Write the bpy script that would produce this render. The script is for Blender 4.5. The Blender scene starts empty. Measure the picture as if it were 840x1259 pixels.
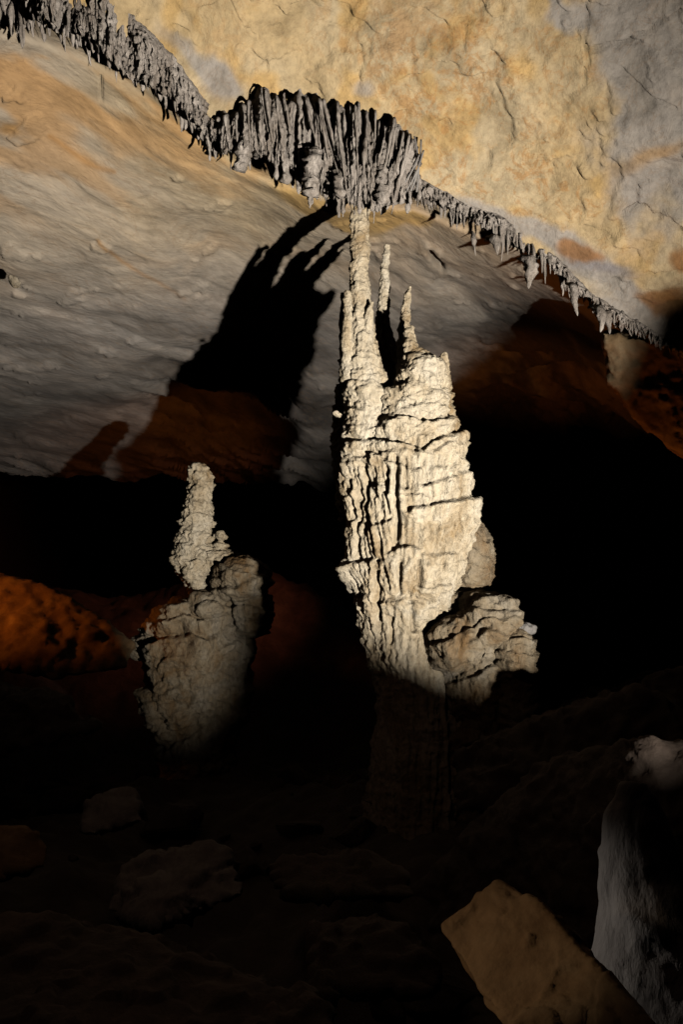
import bpy, bmesh, math, random
import numpy as np
from mathutils import Vector, Matrix
random.seed(7)
sc = bpy.context.scene
COL = sc.collection
# ------------------------------------------------------------------ camera
PITCH = math.radians(12.0); EYE = np.array([0.0, 0.0, 1.7]); FPX = 1090.3
cam = bpy.data.cameras.new('camera'); camo = bpy.data.objects.new('camera', cam); COL.objects.link(camo)
camo.location = EYE; camo.rotation_euler = (math.radians(90) + PITCH, 0, 0)
cam.sensor_fit = 'VERTICAL'; cam.angle = 2 * math.atan(629.5 / FPX)
cam.clip_start = 0.05; cam.clip_end = 600
sc.camera = camo
RGT = np.array([1.0, 0, 0]); FWD = np.array([0, math.cos(PITCH), math.sin(PITCH)]); UPV = np.array([0, -math.sin(PITCH), math.cos(PITCH)])
def at(px, py, d):
    """photo pixel + distance along the view axis -> world point(s)"""
    px = np.asarray(px, float); py = np.asarray(py, float); d = np.asarray(d, float)
    return EYE + ((px - 420) / FPX * d)[..., None] * RGT + ((629.5 - py) / FPX * d)[..., None] * UPV + d[..., None] * FWD
def view(x, y, d): return EYE + x * RGT + y * UPV + d * FWD
def proj(P):
    q = P - EYE; d = q @ FWD
    return 420 + FPX * (q @ RGT) / d, 629.5 - FPX * (q @ UPV) / d
# ------------------------------------------------------------------ world: no daylight reaches the cave
w = bpy.data.worlds.new('World'); sc.world = w; w.use_nodes = True
bg = w.node_tree.nodes['Background']; bg.inputs[0].default_value = (0.5, 0.45, 0.6, 1); bg.inputs[1].default_value = 0.0012
sc.view_settings.view_transform = 'Standard'; sc.view_settings.look = 'None'; sc.view_settings.exposure = 0; sc.view_settings.gamma = 1
sc.view_settings.use_curve_mapping = False
sc.cycles.diffuse_bounces = 0
# ------------------------------------------------------------------ lamps of the show cave, and one added floor fill
def lamp(name, kind, loc, power, color, size, aim=None, cone=None, blend=0.5):
    l = bpy.data.lights.new(name, kind); l.energy = power; l.color = color; l.shadow_soft_size = size
    o = bpy.data.objects.new(name, l); COL.objects.link(o); o.location = loc
    if kind == 'SPOT':
        l.spot_size = math.radians(cone); l.spot_blend = blend
        dv = Vector(np.asarray(aim) - np.asarray(loc)); o.rotation_euler = dv.to_track_quat('-Z', 'Y').to_euler()
    return o
LP = view(4.6, -2.45, 0.5)
lamp('flood_lamp_light', 'SPOT', LP, 12200, (1.0, 0.93, 0.83), 0.10, at(300, 345, 11), 60, 1.0)
lamp('amber_lamp_light', 'SPOT', at(-360, 600, 10.2), 330, (1.0, 0.27, 0.03), 0.15, at(30, 755, 12.8), 34, 0.9)
lamp('amber_far_light', 'SPOT', at(500, 600, 18.5), 330, (1.0, 0.30, 0.14), 0.2, at(170, 730, 21), 75, 1.0)
lamp('amber_uplight', 'SPOT', at(330, 880, 14.0), 340, (1.0, 0.30, 0.05), 0.2, at(205, 580, 18.5), 50, 1.0)
lamp('amber_uplight_3', 'SPOT', at(600, 880, 13.5), 230, (1.0, 0.34, 0.08), 0.2, at(655, 480, 17), 46, 1.0)
lamp('amber_uplight_2', 'SPOT', at(700, 900, 12.0), 130, (1.0, 0.30, 0.05), 0.3, at(790, 490, 11.5), 70, 0.9)
lamp('path_lamp_light', 'SPOT', at(-200, 880, 2.5), 38, (1.0, 0.76, 0.52), 0.08, at(665, 1190, 2.5), 19, 0.8)
lamp('path_lamp_light_2', 'SPOT', at(-350, 930, 3.75), 150, (1.0, 0.91, 0.82), 0.05, at(752, 1150, 2.95), 13, 1.0)
lamp('floor_fill_light', 'SPOT', at(-100, -300, 4.5), 42, (1.0, 0.62, 0.42), 0.5, at(420, 1130, 6.5), 100, 1.0)  # added fill, no real fixture: lifts the floor out of black
# ------------------------------------------------------------------ numpy noise
_rs = np.random.RandomState(3); _perm = _rs.permutation(256); _perm = np.concatenate([_perm, _perm, _perm])
_g = _rs.normal(size=(256, 3)); _g /= np.linalg.norm(_g, axis=1)[:, None]
def perlin(P, seed=0):
    P = P + seed * 17.31 + 100.5
    i = np.floor(P).astype(int); f = P - i; i &= 255
    u = f * f * f * (f * (f * 6 - 15) + 10); out = 0
    for dx in (0, 1):
        wx = u[:, 0] if dx else 1 - u[:, 0]
        for dy in (0, 1):
            wy = u[:, 1] if dy else 1 - u[:, 1]
            for dz in (0, 1):
                wz = u[:, 2] if dz else 1 - u[:, 2]
                h = _perm[_perm[_perm[(i[:, 0] + dx) & 255] + ((i[:, 1] + dy) & 255)] + ((i[:, 2] + dz) & 255)]
                g = _g[h]
                out = out + wx * wy * wz * (g[:, 0] * (f[:, 0] - dx) + g[:, 1] * (f[:, 1] - dy) + g[:, 2] * (f[:, 2] - dz))
    return out * 1.6
def fbm(P, oct=4, seed=0, gain=0.5):
    s = 0; a = 1.0
    for k in range(oct):
        s = s + a * perlin(P * 2.03 ** k, seed + k); a *= gain
    return s
def ridged(P, oct=3, seed=0):
    s = 0; a = 1.0
    for k in range(oct):
        s = s + a * (1 - 2 * np.abs(perlin(P * 2.03 ** k, seed + k))); a *= 0.5
    return s / 1.75
def billow(P, oct=3, seed=0):
    s = 0; a = 1.0
    for k in range(oct):
        s = s + a * np.abs(perlin(P * 2.03 ** k, seed + k)); a *= 0.5
    return s
def cells(P, seed=0):
    """distance to nearest feature point: knobs"""
    P = P + seed * 7.7 + 50.5; i = np.floor(P).astype(int); best = np.full(len(P), 9.0)
    for dx in (-1, 0, 1):
        for dy in (-1, 0, 1):
            for dz in (-1, 0, 1):
                j = i + (dx, dy, dz)
                h = _perm[_perm[_perm[j[:, 0] & 255] + (j[:, 1] & 255)] + (j[:, 2] & 255)]
                q = j + 0.5 + _g[h] * 0.45
                best = np.minimum(best, ((q - P) ** 2).sum(1))
    return np.sqrt(best)
def smooth(a, b, x):
    t = np.clip((x - a) / (b - a), 0, 1); return t * t * (3 - 2 * t)
# ------------------------------------------------------------------ mesh helpers
def mesh_obj(name, verts, faces, mat, parent=None, cols=None, shade=True, loc=None):
    verts = np.asarray(verts, float)
    o_loc = np.zeros(3) if loc is None else np.asarray(loc)
    me = bpy.data.meshes.new(name)
    faces = np.asarray(faces) if not isinstance(faces, list) else faces
    me.from_pydata((verts - o_loc).tolist() if len(verts) < 3000 else (verts - o_loc), [], faces if isinstance(faces, list) else faces.tolist())
    if cols is not None:
        ca = me.color_attributes.new('Tint', 'FLOAT_COLOR', 'POINT')
        c4 = np.ones((len(verts), 4)); c4[:, :3] = cols; ca.data.foreach_set('color', c4.ravel())
    me.validate(); me.update()
    if shade: me.polygons.foreach_set('use_smooth', [True] * len(me.polygons))
    me.materials.append(mat)
    o = bpy.data.objects.new(name, me); COL.objects.link(o); o.location = o_loc
    if parent is not None:
        o.parent = parent; o.location = o_loc - np.array(parent.location)
    return o
def tag(o, label=None, cat=None, group=None, kind=None):
    if label: o['label'] = label
    if cat: o['category'] = cat
    if group: o['group'] = group
    if kind: o['kind'] = kind
    return o
def empty(name, loc, label, cat, group=None):
    o = bpy.data.objects.new(name, None); COL.objects.link(o); o.location = loc; o.empty_display_size = 0.2
    return tag(o, label, cat, group)
def loft(rows, n=20, jitter=0.0, seed=0):
    """closed vertical loft; rows (px, py, half width px, distance, depth ratio)"""
    V = []; F = []; rs = np.random.RandomState(seed)
    for (px, py, hw, d, ra) in rows:
        c = at(px, py, d); r = hw / FPX * d
        for k in range(n):
            a = 2 * math.pi * k / n
            V.append(c + np.array([math.cos(a) * r, math.sin(a) * r * ra, 0]))
    m = len(rows)
    for j in range(m - 1):
        for k in range(n):
            a = j * n + k; b = j * n + (k + 1) % n
            F.append((a, a + n, b + n, b))
    F.append(tuple(range(n))); F.append(tuple(reversed(range((m - 1) * n, m * n))))
    return np.array(V), F
def merge(parts):
    V = []; F = []; o = 0
    for v, f in parts:
        V.append(v); F += [tuple(i + o for i in t) for t in f]; o += len(v)
    return np.concatenate(V), F
def ball(px, py, rx, ry, d, rd, n=14):
    c = at(px, py, d); V = []; F = []; a = rx / FPX * d; b = ry / FPX * d
    for j in range(n + 1):
        t = math.pi * j / n
        for k in range(2 * n):
            p = math.pi * k / n
            V.append(c + np.array([a * math.sin(t) * math.cos(p), rd * math.sin(t) * math.sin(p), b * math.cos(t)]))
    for j in range(n):
        for k in range(2 * n):
            q = j * 2 * n + k; r = j * 2 * n + (k + 1) % (2 * n)
            F.append((q, q + 2 * n, r + 2 * n, r))
    bm = bmesh.new(); vs = [bm.verts.new(v) for v in V]
    for f in F:
        try: bm.faces.new([vs[i] for i in f])
        except Exception: pass
    bmesh.ops.remove_doubles(bm, verts=bm.verts, dist=1e-5)
    bm.verts.ensure_lookup_table(); bm.verts.index_update()
    V = np.array([v.co[:] for v in bm.verts]); F = [tuple(v.index for v in f.verts) for f in bm.faces]; bm.free()
    return V, F
def remesh(V, F, vox, smoothing=0):
    me = bpy.data.meshes.new('t'); me.from_pydata(V.tolist(), [], F); me.validate()
    bm = bmesh.new(); bm.from_mesh(me); bmesh.ops.recalc_face_normals(bm, faces=bm.faces); bm.to_mesh(me); bm.free()
    o = bpy.data.objects.new('t', me); COL.objects.link(o)
    m = o.modifiers.new('r', 'REMESH'); m.mode = 'VOXEL'; m.voxel_size = vox
    if smoothing:
        s = o.modifiers.new('s', 'SMOOTH'); s.iterations = smoothing; s.factor = 0.5
    dg = bpy.context.evaluated_depsgraph_get(); e = o.evaluated_get(dg); ev = e.to_mesh()
    n = len(ev.vertices); P = np.empty(n * 3); ev.vertices.foreach_get('co', P); P = P.reshape(-1, 3)
    N = np.empty(n * 3); ev.vertices.foreach_get('normal', N); N = N.reshape(-1, 3)
    FF = [tuple(p.vertices) for p in ev.polygons]
    e.to_mesh_clear(); bpy.data.objects.remove(o); bpy.data.meshes.remove(me)
    return P, N, FF
# ------------------------------------------------------------------ materials
def rock_mat(name, c1, c2, c3=None, scale=3.0, bump=0.5, fine=40.0, rough=0.85, use_tint=False, stretch=(1, 1, 1), bdist=0.02, pre_rot=None, pits=0.8, speck=0.0, speck_col=(0.4, 0.16, 0.03)):
    m = bpy.data.materials.new(name); m.use_nodes = True; nt = m.node_tree; N = nt.nodes; L = nt.links
    bs = N['Principled BSDF']; bs.inputs['Roughness'].default_value = rough
    bs.inputs['Specular IOR Level'].default_value = 0.3
    tc = N.new('ShaderNodeTexCoord'); mp = N.new('ShaderNodeMapping'); mp.inputs['Scale'].default_value = stretch
    geo = N.new('ShaderNodeNewGeometry'); pos = geo.outputs['Position']
    if pre_rot:
        m0 = N.new('ShaderNodeMapping'); m0.inputs['Rotation'].default_value = pre_rot; L.new(pos, m0.inputs['Vector']); pos = m0.outputs[0]
    L.new(pos, mp.inputs['Vector'])
    n1 = N.new('ShaderNodeTexNoise'); n1.inputs['Scale'].default_value = scale; n1.inputs['Detail'].default_value = 9; n1.inputs['Roughness'].default_value = 0.65
    n1.inputs['Distortion'].default_value = 0.6
    L.new(mp.outputs[0], n1.inputs['Vector'])
    r1 = N.new('ShaderNodeValToRGB'); r1.color_ramp.elements[0].position = 0.33; r1.color_ramp.elements[1].position = 0.67
    r1.color_ramp.elements[0].color = (*c1, 1); r1.color_ramp.elements[1].color = (*c2, 1)
    if c3:
        e = r1.color_ramp.elements.new(0.5); e.color = (*c3, 1)
    L.new(n1.outputs[0], r1.inputs[0]); col = r1.outputs[0]
    if use_tint:
        at_ = N.new('ShaderNodeAttribute'); at_.attribute_name = 'Tint'
        mx = N.new('ShaderNodeMix'); mx.data_type = 'RGBA'; mx.blend_type = 'MULTIPLY'; mx.inputs[0].default_value = 1
        L.new(col, mx.inputs[6]); L.new(at_.outputs['Color'], mx.inputs[7]); col = mx.outputs[2]
    if speck > 0:
        n3 = N.new('ShaderNodeTexNoise'); n3.inputs['Scale'].default_value = 5.0; n3.inputs['Detail'].default_value = 8; n3.inputs['Roughness'].default_value = 0.75; n3.inputs['Distortion'].default_value = 1.4
        L.new(mp.outputs[0], n3.inputs['Vector'])
        n4 = N.new('ShaderNodeTexNoise'); n4.inputs['Scale'].default_value = 0.8; n4.inputs['Detail'].default_value = 3
        L.new(mp.outputs[0], n4.inputs['Vector'])
        ad = N.new('ShaderNodeMath'); ad.operation = 'MULTIPLY_ADD'; ad.inputs[1].default_value = 0.6; L.new(n4.outputs[0], ad.inputs[0]); L.new(n3.outputs[0], ad.inputs[2])
        rr = N.new('ShaderNodeMapRange'); rr.inputs[1].default_value = 0.82; rr.inputs[2].default_value = 0.93; rr.inputs[4].default_value = speck
        L.new(ad.outputs[0], rr.inputs[0])
        mk = N.new('ShaderNodeMix'); mk.data_type = 'RGBA'; L.new(rr.outputs[0], mk.inputs[0]); L.new(col, mk.inputs[6]); mk.inputs[7].default_value = (*speck_col, 1)
        if use_tint:
            sp = N.new('ShaderNodeMath'); sp.operation = 'MULTIPLY'; L.new(rr.outputs[0], sp.inputs[0]); L.new(at_.outputs['Alpha'], sp.inputs[1]); L.new(sp.outputs[0], mk.inputs[0])
        col = mk.outputs[2]
        n6 = N.new('ShaderNodeTexNoise'); n6.inputs['Scale'].default_value = 2.6; n6.inputs['Detail'].default_value = 7; n6.inputs['Roughness'].default_value = .62; n6.inputs['Distortion'].default_value = 1.2; L.new(mp.outputs[0], n6.inputs['Vector'])
        s6 = N.new('ShaderNodeMath'); s6.operation = 'SUBTRACT'; s6.inputs[1].default_value = .5; L.new(n6.outputs[0], s6.inputs[0]); a6 = N.new('ShaderNodeMath'); a6.operation = 'ABSOLUTE'; L.new(s6.outputs[0], a6.inputs[0])
        r6 = N.new('ShaderNodeMapRange'); r6.inputs[1].default_value = 0; r6.inputs[2].default_value = .014; r6.inputs[3].default_value = .6; r6.inputs[4].default_value = 0; L.new(a6.outputs[0], r6.inputs[0])
        g6 = N.new('ShaderNodeMath'); g6.operation = 'MULTIPLY'; L.new(r6.outputs[0], g6.inputs[0]); L.new(n4.outputs[0], g6.inputs[1])
        m6 = N.new('ShaderNodeMix'); m6.data_type = 'RGBA'; L.new(g6.outputs[0], m6.inputs[0]); L.new(col, m6.inputs[6]); m6.inputs[7].default_value = (.20, .12, .06, 1); col = m6.outputs[2]
    n5 = N.new('ShaderNodeTexNoise'); n5.inputs['Scale'].default_value = fine * .6; n5.inputs['Detail'].default_value = 6; n5.inputs['Roughness'].default_value = 0.7; L.new(mp.outputs[0], n5.inputs['Vector'])
    r5 = N.new('ShaderNodeMapRange'); r5.inputs[1].default_value = .32; r5.inputs[2].default_value = .58; r5.inputs[3].default_value = pits; L.new(n5.outputs[0], r5.inputs[0])
    m5 = N.new('ShaderNodeMix'); m5.data_type = 'RGBA'; m5.blend_type = 'MULTIPLY'; m5.inputs[0].default_value = 1; L.new(col, m5.inputs[6]); L.new(r5.outputs[0], m5.inputs[7]); col = m5.outputs[2]
    L.new(col, bs.inputs['Base Color'])
    n2 = N.new('ShaderNodeTexNoise'); n2.inputs['Scale'].default_value = fine; n2.inputs['Detail'].default_value = 6; n2.inputs['Roughness'].default_value = 0.6
    L.new(mp.outputs[0], n2.inputs['Vector'])
    b1 = N.new('ShaderNodeBump'); b1.inputs['Strength'].default_value = bump; b1.inputs['Distance'].default_value = bdist; L.new(n2.outputs[0], b1.inputs['Height'])
    b2 = N.new('ShaderNodeBump'); b2.inputs['Strength'].default_value = bump * 0.6; b2.inputs['Distance'].default_value = bdist * 3; L.new(n1.outputs[0], b2.inputs['Height']); L.new(b1.outputs[0], b2.inputs['Normal'])
    L.new(b2.outputs[0], bs.inputs['Normal'])
    return m
M_ceil = rock_mat('ceiling_limestone', (0.42, 0.41, 0.39), (0.74, 0.72, 0.69), (0.6, 0.6, 0.6), scale=1.6, bump=0.6, fine=18, use_tint=True, stretch=(1, 1, 1), bdist=0.035, pits=.74, speck=0.6, speck_col=(0.30, 0.145, 0.04))
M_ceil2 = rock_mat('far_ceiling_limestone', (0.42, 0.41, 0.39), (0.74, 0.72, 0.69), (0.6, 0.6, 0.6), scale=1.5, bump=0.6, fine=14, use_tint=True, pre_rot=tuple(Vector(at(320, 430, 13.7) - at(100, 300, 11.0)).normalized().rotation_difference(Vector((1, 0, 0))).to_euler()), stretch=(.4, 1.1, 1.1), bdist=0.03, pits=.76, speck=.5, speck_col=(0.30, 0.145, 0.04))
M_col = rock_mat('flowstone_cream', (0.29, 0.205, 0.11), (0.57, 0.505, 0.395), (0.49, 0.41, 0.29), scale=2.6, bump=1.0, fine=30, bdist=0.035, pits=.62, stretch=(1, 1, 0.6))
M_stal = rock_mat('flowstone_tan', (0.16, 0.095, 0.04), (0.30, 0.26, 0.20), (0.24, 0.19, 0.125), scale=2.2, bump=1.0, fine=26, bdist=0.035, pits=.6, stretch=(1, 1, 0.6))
M_grey = rock_mat('stalactite_grey', (0.19, 0.155, 0.125), (0.42, 0.375, 0.335), (0.31, 0.27, 0.235), scale=5, bump=1.0, fine=34, bdist=0.03, pits=.6, stretch=(1, 1, 0.35))
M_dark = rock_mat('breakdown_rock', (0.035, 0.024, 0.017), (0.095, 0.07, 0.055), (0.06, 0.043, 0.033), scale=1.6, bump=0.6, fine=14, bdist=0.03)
M_far = rock_mat('far_rock', (0.14, 0.12, 0.11), (0.28, 0.25, 0.23), scale=0.2, bump=0.5, fine=2)
M_ochre = rock_mat('ochre_rock', (0.14, 0.08, 0.035), (0.33, 0.24, 0.14), (0.22, 0.14, 0.07), scale=2.0, bump=0.4, fine=14, bdist=0.03)
M_wet = rock_mat('pale_grey_rock', (0.14, 0.125, 0.115), (0.28, 0.265, 0.25), scale=3, bump=0.6, fine=20, bdist=0.03, stretch=(1, 1, 0.5))
# ------------------------------------------------------------------ ceilings
def tps(ctrl):
    C = np.array(ctrl, float); X = C[:, :2] / 500; n = len(X)
    def U(r2): return np.where(r2 > 1e-12, 0.5 * r2 * np.log(np.maximum(r2, 1e-12)), 0)
    K = U(((X[:, None] - X[None]) ** 2).sum(2)) + np.eye(n) * 0.004; Pm = np.c_[np.ones(n), X]
    A = np.block([[K, Pm], [Pm.T, np.zeros((3, 3))]]); s = np.linalg.solve(A, np.r_[C[:, 2], 0, 0, 0])
    def f(px, py):
        out = np.zeros(px.shape); q = np.c_[px.ravel(), py.ravel()] / 500
        r2 = ((q[:, None] - X[None]) ** 2).sum(2)
        return (U(r2) @ s[:n] + s[n] + q @ s[n + 1:]).reshape(px.shape)
    return f
edge_pts = [(-700, -420), (-300, -200), (0, -15), (60, 15), (120, 45), (180, 85), (235, 130), (300, 170), (380, 205), (440, 215), (500, 225), (560, 255), (620, 280), (680, 325), (730, 375), (790, 410), (850, 435), (950, 470), (1500, 650)]
EX = np.array([p[0] for p in edge_pts], float); EY = np.array([p[1] for p in edge_pts], float)
def edge_y(px): return np.interp(px, EX, EY)
front_d = tps([(-600, -600, 6.4), (0, -200, 7.0), (0, -15, 7.6), (120, 45, 8.0), (235, 130, 9.0), (300, 170, 9.7), (440, 215, 10.0), (560, 255, 10.2), (680, 325, 10.3), (790, 410, 10.4), (950, 470, 10.2), (400, 60, 9.3), (400, -100, 8.8), (650, 150, 9.5), (650, -50, 8.7), (840, 0, 8.6), (840, 200, 9.3), (840, 330, 9.9), (1200, 0, 7.8), (1200, 300, 8.8), (1600, 600, 9), (500, -600, 7.2), (1300, -600, 6.6), (250, 60, 8.7)])
back_d = tps([(-600, -250, 6.0), (-600, 300, 9.5), (-600, 590, 20), (0, 20, 7.7), (0, 150, 8.8), (0, 300, 10.7), (0, 380, 12.3), (0, 450, 14.5), (0, 540, 18.6), (0, 590, 22), (120, 80, 8.6), (235, 170, 9.5), (200, 300, 11.3), (200, 380, 13.0), (200, 450, 15.2), (200, 540, 19.2), (200, 590, 22.5), (300, 215, 10.3), (340, 240, 10.7), (400, 268, 10.9), (440, 275, 11.1), (310, 300, 12.2), (400, 340, 13.0), (410, 420, 15.3), (370, 545, 19.4), (370, 590, 22.5), (500, 290, 11.4), (500, 400, 15), (500, 580, 23), (600, 320, 11.8), (600, 420, 16), (600, 530, 21), (700, 400, 14), (740, 500, 18.5), (840, 470, 13), (840, 530, 16), (1200, 590, 12), (1600, 700, 12)])
def blob(px, py, cx, cy, a, b, ang=0, wx=0, wy=0):
    c, s = math.cos(math.radians(ang)), math.sin(math.radians(ang))
    dx = px + wx - cx; dy = py + wy - cy
    return np.exp(-(((dx * c + dy * s) / a) ** 2 + ((-dx * s + dy * c) / b) ** 2) ** 1.5)
def seg_dist(px, py, pts):
    best = np.full(px.shape, 1e9); 
    for (x0, y0), (x1, y1) in zip(pts[:-1], pts[1:]):
        L2 = (x1 - x0) ** 2 + (y1 - y0) ** 2; t = np.clip(((px - x0) * (x1 - x0) + (py - y0) * (y1 - y0)) / L2, 0, 1)
        best = np.minimum(best, np.hypot(px - x0 - t * (x1 - x0), py - y0 - t * (y1 - y0)))
    return best
def axis_samples(a, b, lo, hi, step, grow=1.09):
    mid = list(np.arange(lo, hi + 0.1, step)); s = step; x = lo; left = []
    while x > a: s *= grow; x -= s; left.append(x)
    s = step; x = hi; right = []
    while x < b: s *= grow; x += s; right.append(x)
    return np.array(left[::-1] + mid + right)
def mixc(c, col, w): return c * (1 - w[:, None]) + np.array(col) * w[:, None]
def grid_faces(nr, nc, flip=False):
    i = np.arange((nr - 1) * nc).reshape(nr - 1, nc)[:, :-1].ravel()
    f = np.c_[i, i + 1, i + nc + 1, i + nc]
    return f[:, ::-1] if flip else f
# front (nearer) ceiling: rows run from the drip line up over the camera
xs = axis_samples(-700, 1500, -20, 860, 2.4)
def build_front():
    ts = np.r_[np.array([-3.0, -2.0, -1.0]), np.linspace(0, 1, 60)[:-1] ** 1.0 * 0 + np.arange(59) * 1.0]
    offs = [0.0]; s = 2.4
    while offs[-1] < 1400:
        if offs[-1] > 470: s *= 1.08
        offs.append(offs[-1] + s)
    offs = np.array(offs)
    PX = np.repeat(xs[None], len(offs), 0); ey = edge_y(xs)[None]
    PY = ey - offs[:, None]
    D = np.clip(front_d(PX, PY), 3.2, 40)
    # underside lip turned back at the drip line (rounded into the step behind)
    P = at(PX, PY, D).reshape(-1, 3); px = PX.ravel(); py = PY.ravel()
    back = []
    base = at(PX[0], PY[0], D[0])
    for k, (bk, up) in enumerate([(2.6, 0.9), (1.6, 0.75), (0.8, 0.45), (0.35, 0.16), (0.12, 0.03)]):
        dr = base - EYE; back.append(base + dr * (bk / np.linalg.norm(dr, axis=1))[:, None] + np.array([0, 0, .02 + up * .05]))
    n = len(xs)
    P = np.concatenate([np.concatenate(back), P]); px = np.r_[np.tile(xs, 5), px]; py = np.r_[np.tile(PY[0], 5), py]
    # relief
    w1 = fbm(P * 0.5, 3, 1) * 0.20
    w2 = fbm(P * np.array([1.6, 1.6, 1.6]), 5, 5) * 0.055
    w3 = -billow(P * 2.6, 3, 9) * 0.035
    # scalloped broken plates
    pl = fbm(P * 0.9, 2, 14); st = np.round(pl * 3) / 3
    w4 = (smooth(-0.06, 0.06, pl - st) ) * 0.05
    w4 = -np.maximum(0, ridged(P * 1.1, 2, 14) - .86) * .12 * smooth(0, .4, fbm(P * .5, 2, 16))
    disp = w1 + w2 * .75 + w3 * .6 + w4 + fbm(P * 7, 3, 18) * .014
    disp = disp + smooth(-.025, .025, fbm(P * .55, 4, 141)) * .045 + smooth(-.02, .02, fbm(P * 1.1, 4, 145) - .25) * .04 - smooth(-.02, .02, fbm(P * 1.5, 4, 149) - .5) * .035
    for pts, wd, dp in [([(722, 60), (760, 57), (790, 54)], 2.2, .10), ([(835, 5), (800, 35), (770, 55)], 2.0, .08), ([(765, 85), (785, 100), (830, 120)], 1.6, .05),
                        ([(700, 120), (720, 105), (722, 60), (724, 0)], 1.8, .06), ([(436, 110), (444, 80), (442, 60)], 1.8, .05), ([(585, 256), (600, 262), (612, 259)], 2.2, .10),
                        ([(765, 265), (780, 255), (790, 250)], 2.2, .10), ([(600, 260), (650, 258), (740, 285), (840, 300)], 1.5, .03), ([(740, 350), (790, 330), (840, 325)], 1.8, .06), ([(600, 190), (605, 260)], 1.6, .02)]:
        wob = perlin(np.c_[px * .06, py * .06, px * 0], 3) * 5
        disp = disp + np.exp(-(seg_dist(px + wob, py + wob, pts) / wd) ** 2) * dp
    nrm = np.array([0, 0.15, 1.0]); disp = disp * (.12 + .88 * smooth(0, 90, edge_y(px) - py)); P = P + disp[:, None] * nrm
    # true colours of the rock
    wx = fbm(np.c_[px * .012, py * .012, px * 0], 4, 21) * 45; wy = fbm(np.c_[px * .012, py * .012, px * 0 + 3], 4, 24) * 45
    c = np.tile(np.array([0.62, 0.46, 0.25]), (len(P), 1))
    big = smooth(-0.35, 0.45, fbm(P * 0.9, 3, 31)); c = mixc(c, (0.62, 0.50, 0.32), big * 0.8)
    c = mixc(c, (0.66, 0.42, 0.15), smooth(0.1, 0.6, fbm(P * 1.7, 3, 35)) * 0.7)
    grey = (0.42, 0.385, 0.355)
    gw = np.clip(blob(px, py, 800, 60, 85, 150, 0, wx, wy) + blob(px, py, 800, 215, 60, 75, 30, wx, wy) * .9 + blob(px, py, 700, 15, 40, 22, 0, wx, wy) + blob(px, py, 830, 130, 60, 60, 0, wx, wy)
                 + blob(px, py, 620, 272, 100, 17, 18, wx * .3, wy * .3) + blob(px, py, 740, 330, 95, 26, 32, wx * .4, wy * .4) + blob(px, py, 270, 105, 34, 24, 40, wx * .3, wy * .3) * .9
                 + blob(px, py, 245, 75, 70, 12, 42, wx * .2, wy * .2) * .8 + blob(px, py, 760, 400, 90, 22, 30, wx * .3, wy * .3) + blob(px, py, 810, 420, 70, 50, 30, wx * .3, wy * .3) * .8 + blob(px, py, 440, 112, 16, 20, 60, wx * .3, wy * .3) * .7, 0, 1)
    c = mixc(c, grey, .9 * smooth(.15, .95, gw + fbm(P * 3, 2, 40) * .12))
    c = mixc(c, (0.36, 0.33, 0.33), blob(px, py, 740, 322, 45, 8, 5, wx * .2, wy * .2))
    c = mixc(c, (0.34, 0.15, 0.04), smooth(.35, .8, blob(px, py, 712, 305, 34, 14, 0, wx * .3, wy * .3) + blob(px, py, 835, 305, 22, 16, 0, wx * .3, wy * .3) + blob(px, py, 825, 370, 45, 30, 20, wx * .4, wy * .4)) * .85)
    c = mixc(c, (0.50, 0.28, 0.08), blob(px, py, 800, 180, 50, 12, -25, wx * .3, wy * .3) * .6)
    al = 1 - smooth(.3, .75, gw)
    al = al * (0.35 + 0.65 * np.clip(blob(px, py, 560, 110, 190, 110, 0, wx, wy) + blob(px, py, 640, 230, 190, 60, 10, wx, wy), 0, 1))
    rows = len(offs) + 5
    o = mesh_obj('ceiling', P, grid_faces(rows, n, True), M_ceil, cols=c)
    ca = o.data.color_attributes['Tint']; c4 = np.c_[c, al]; ca.data.foreach_set('color', c4.ravel())
    tag(o, kind='structure'); return o
build_front()
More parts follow.
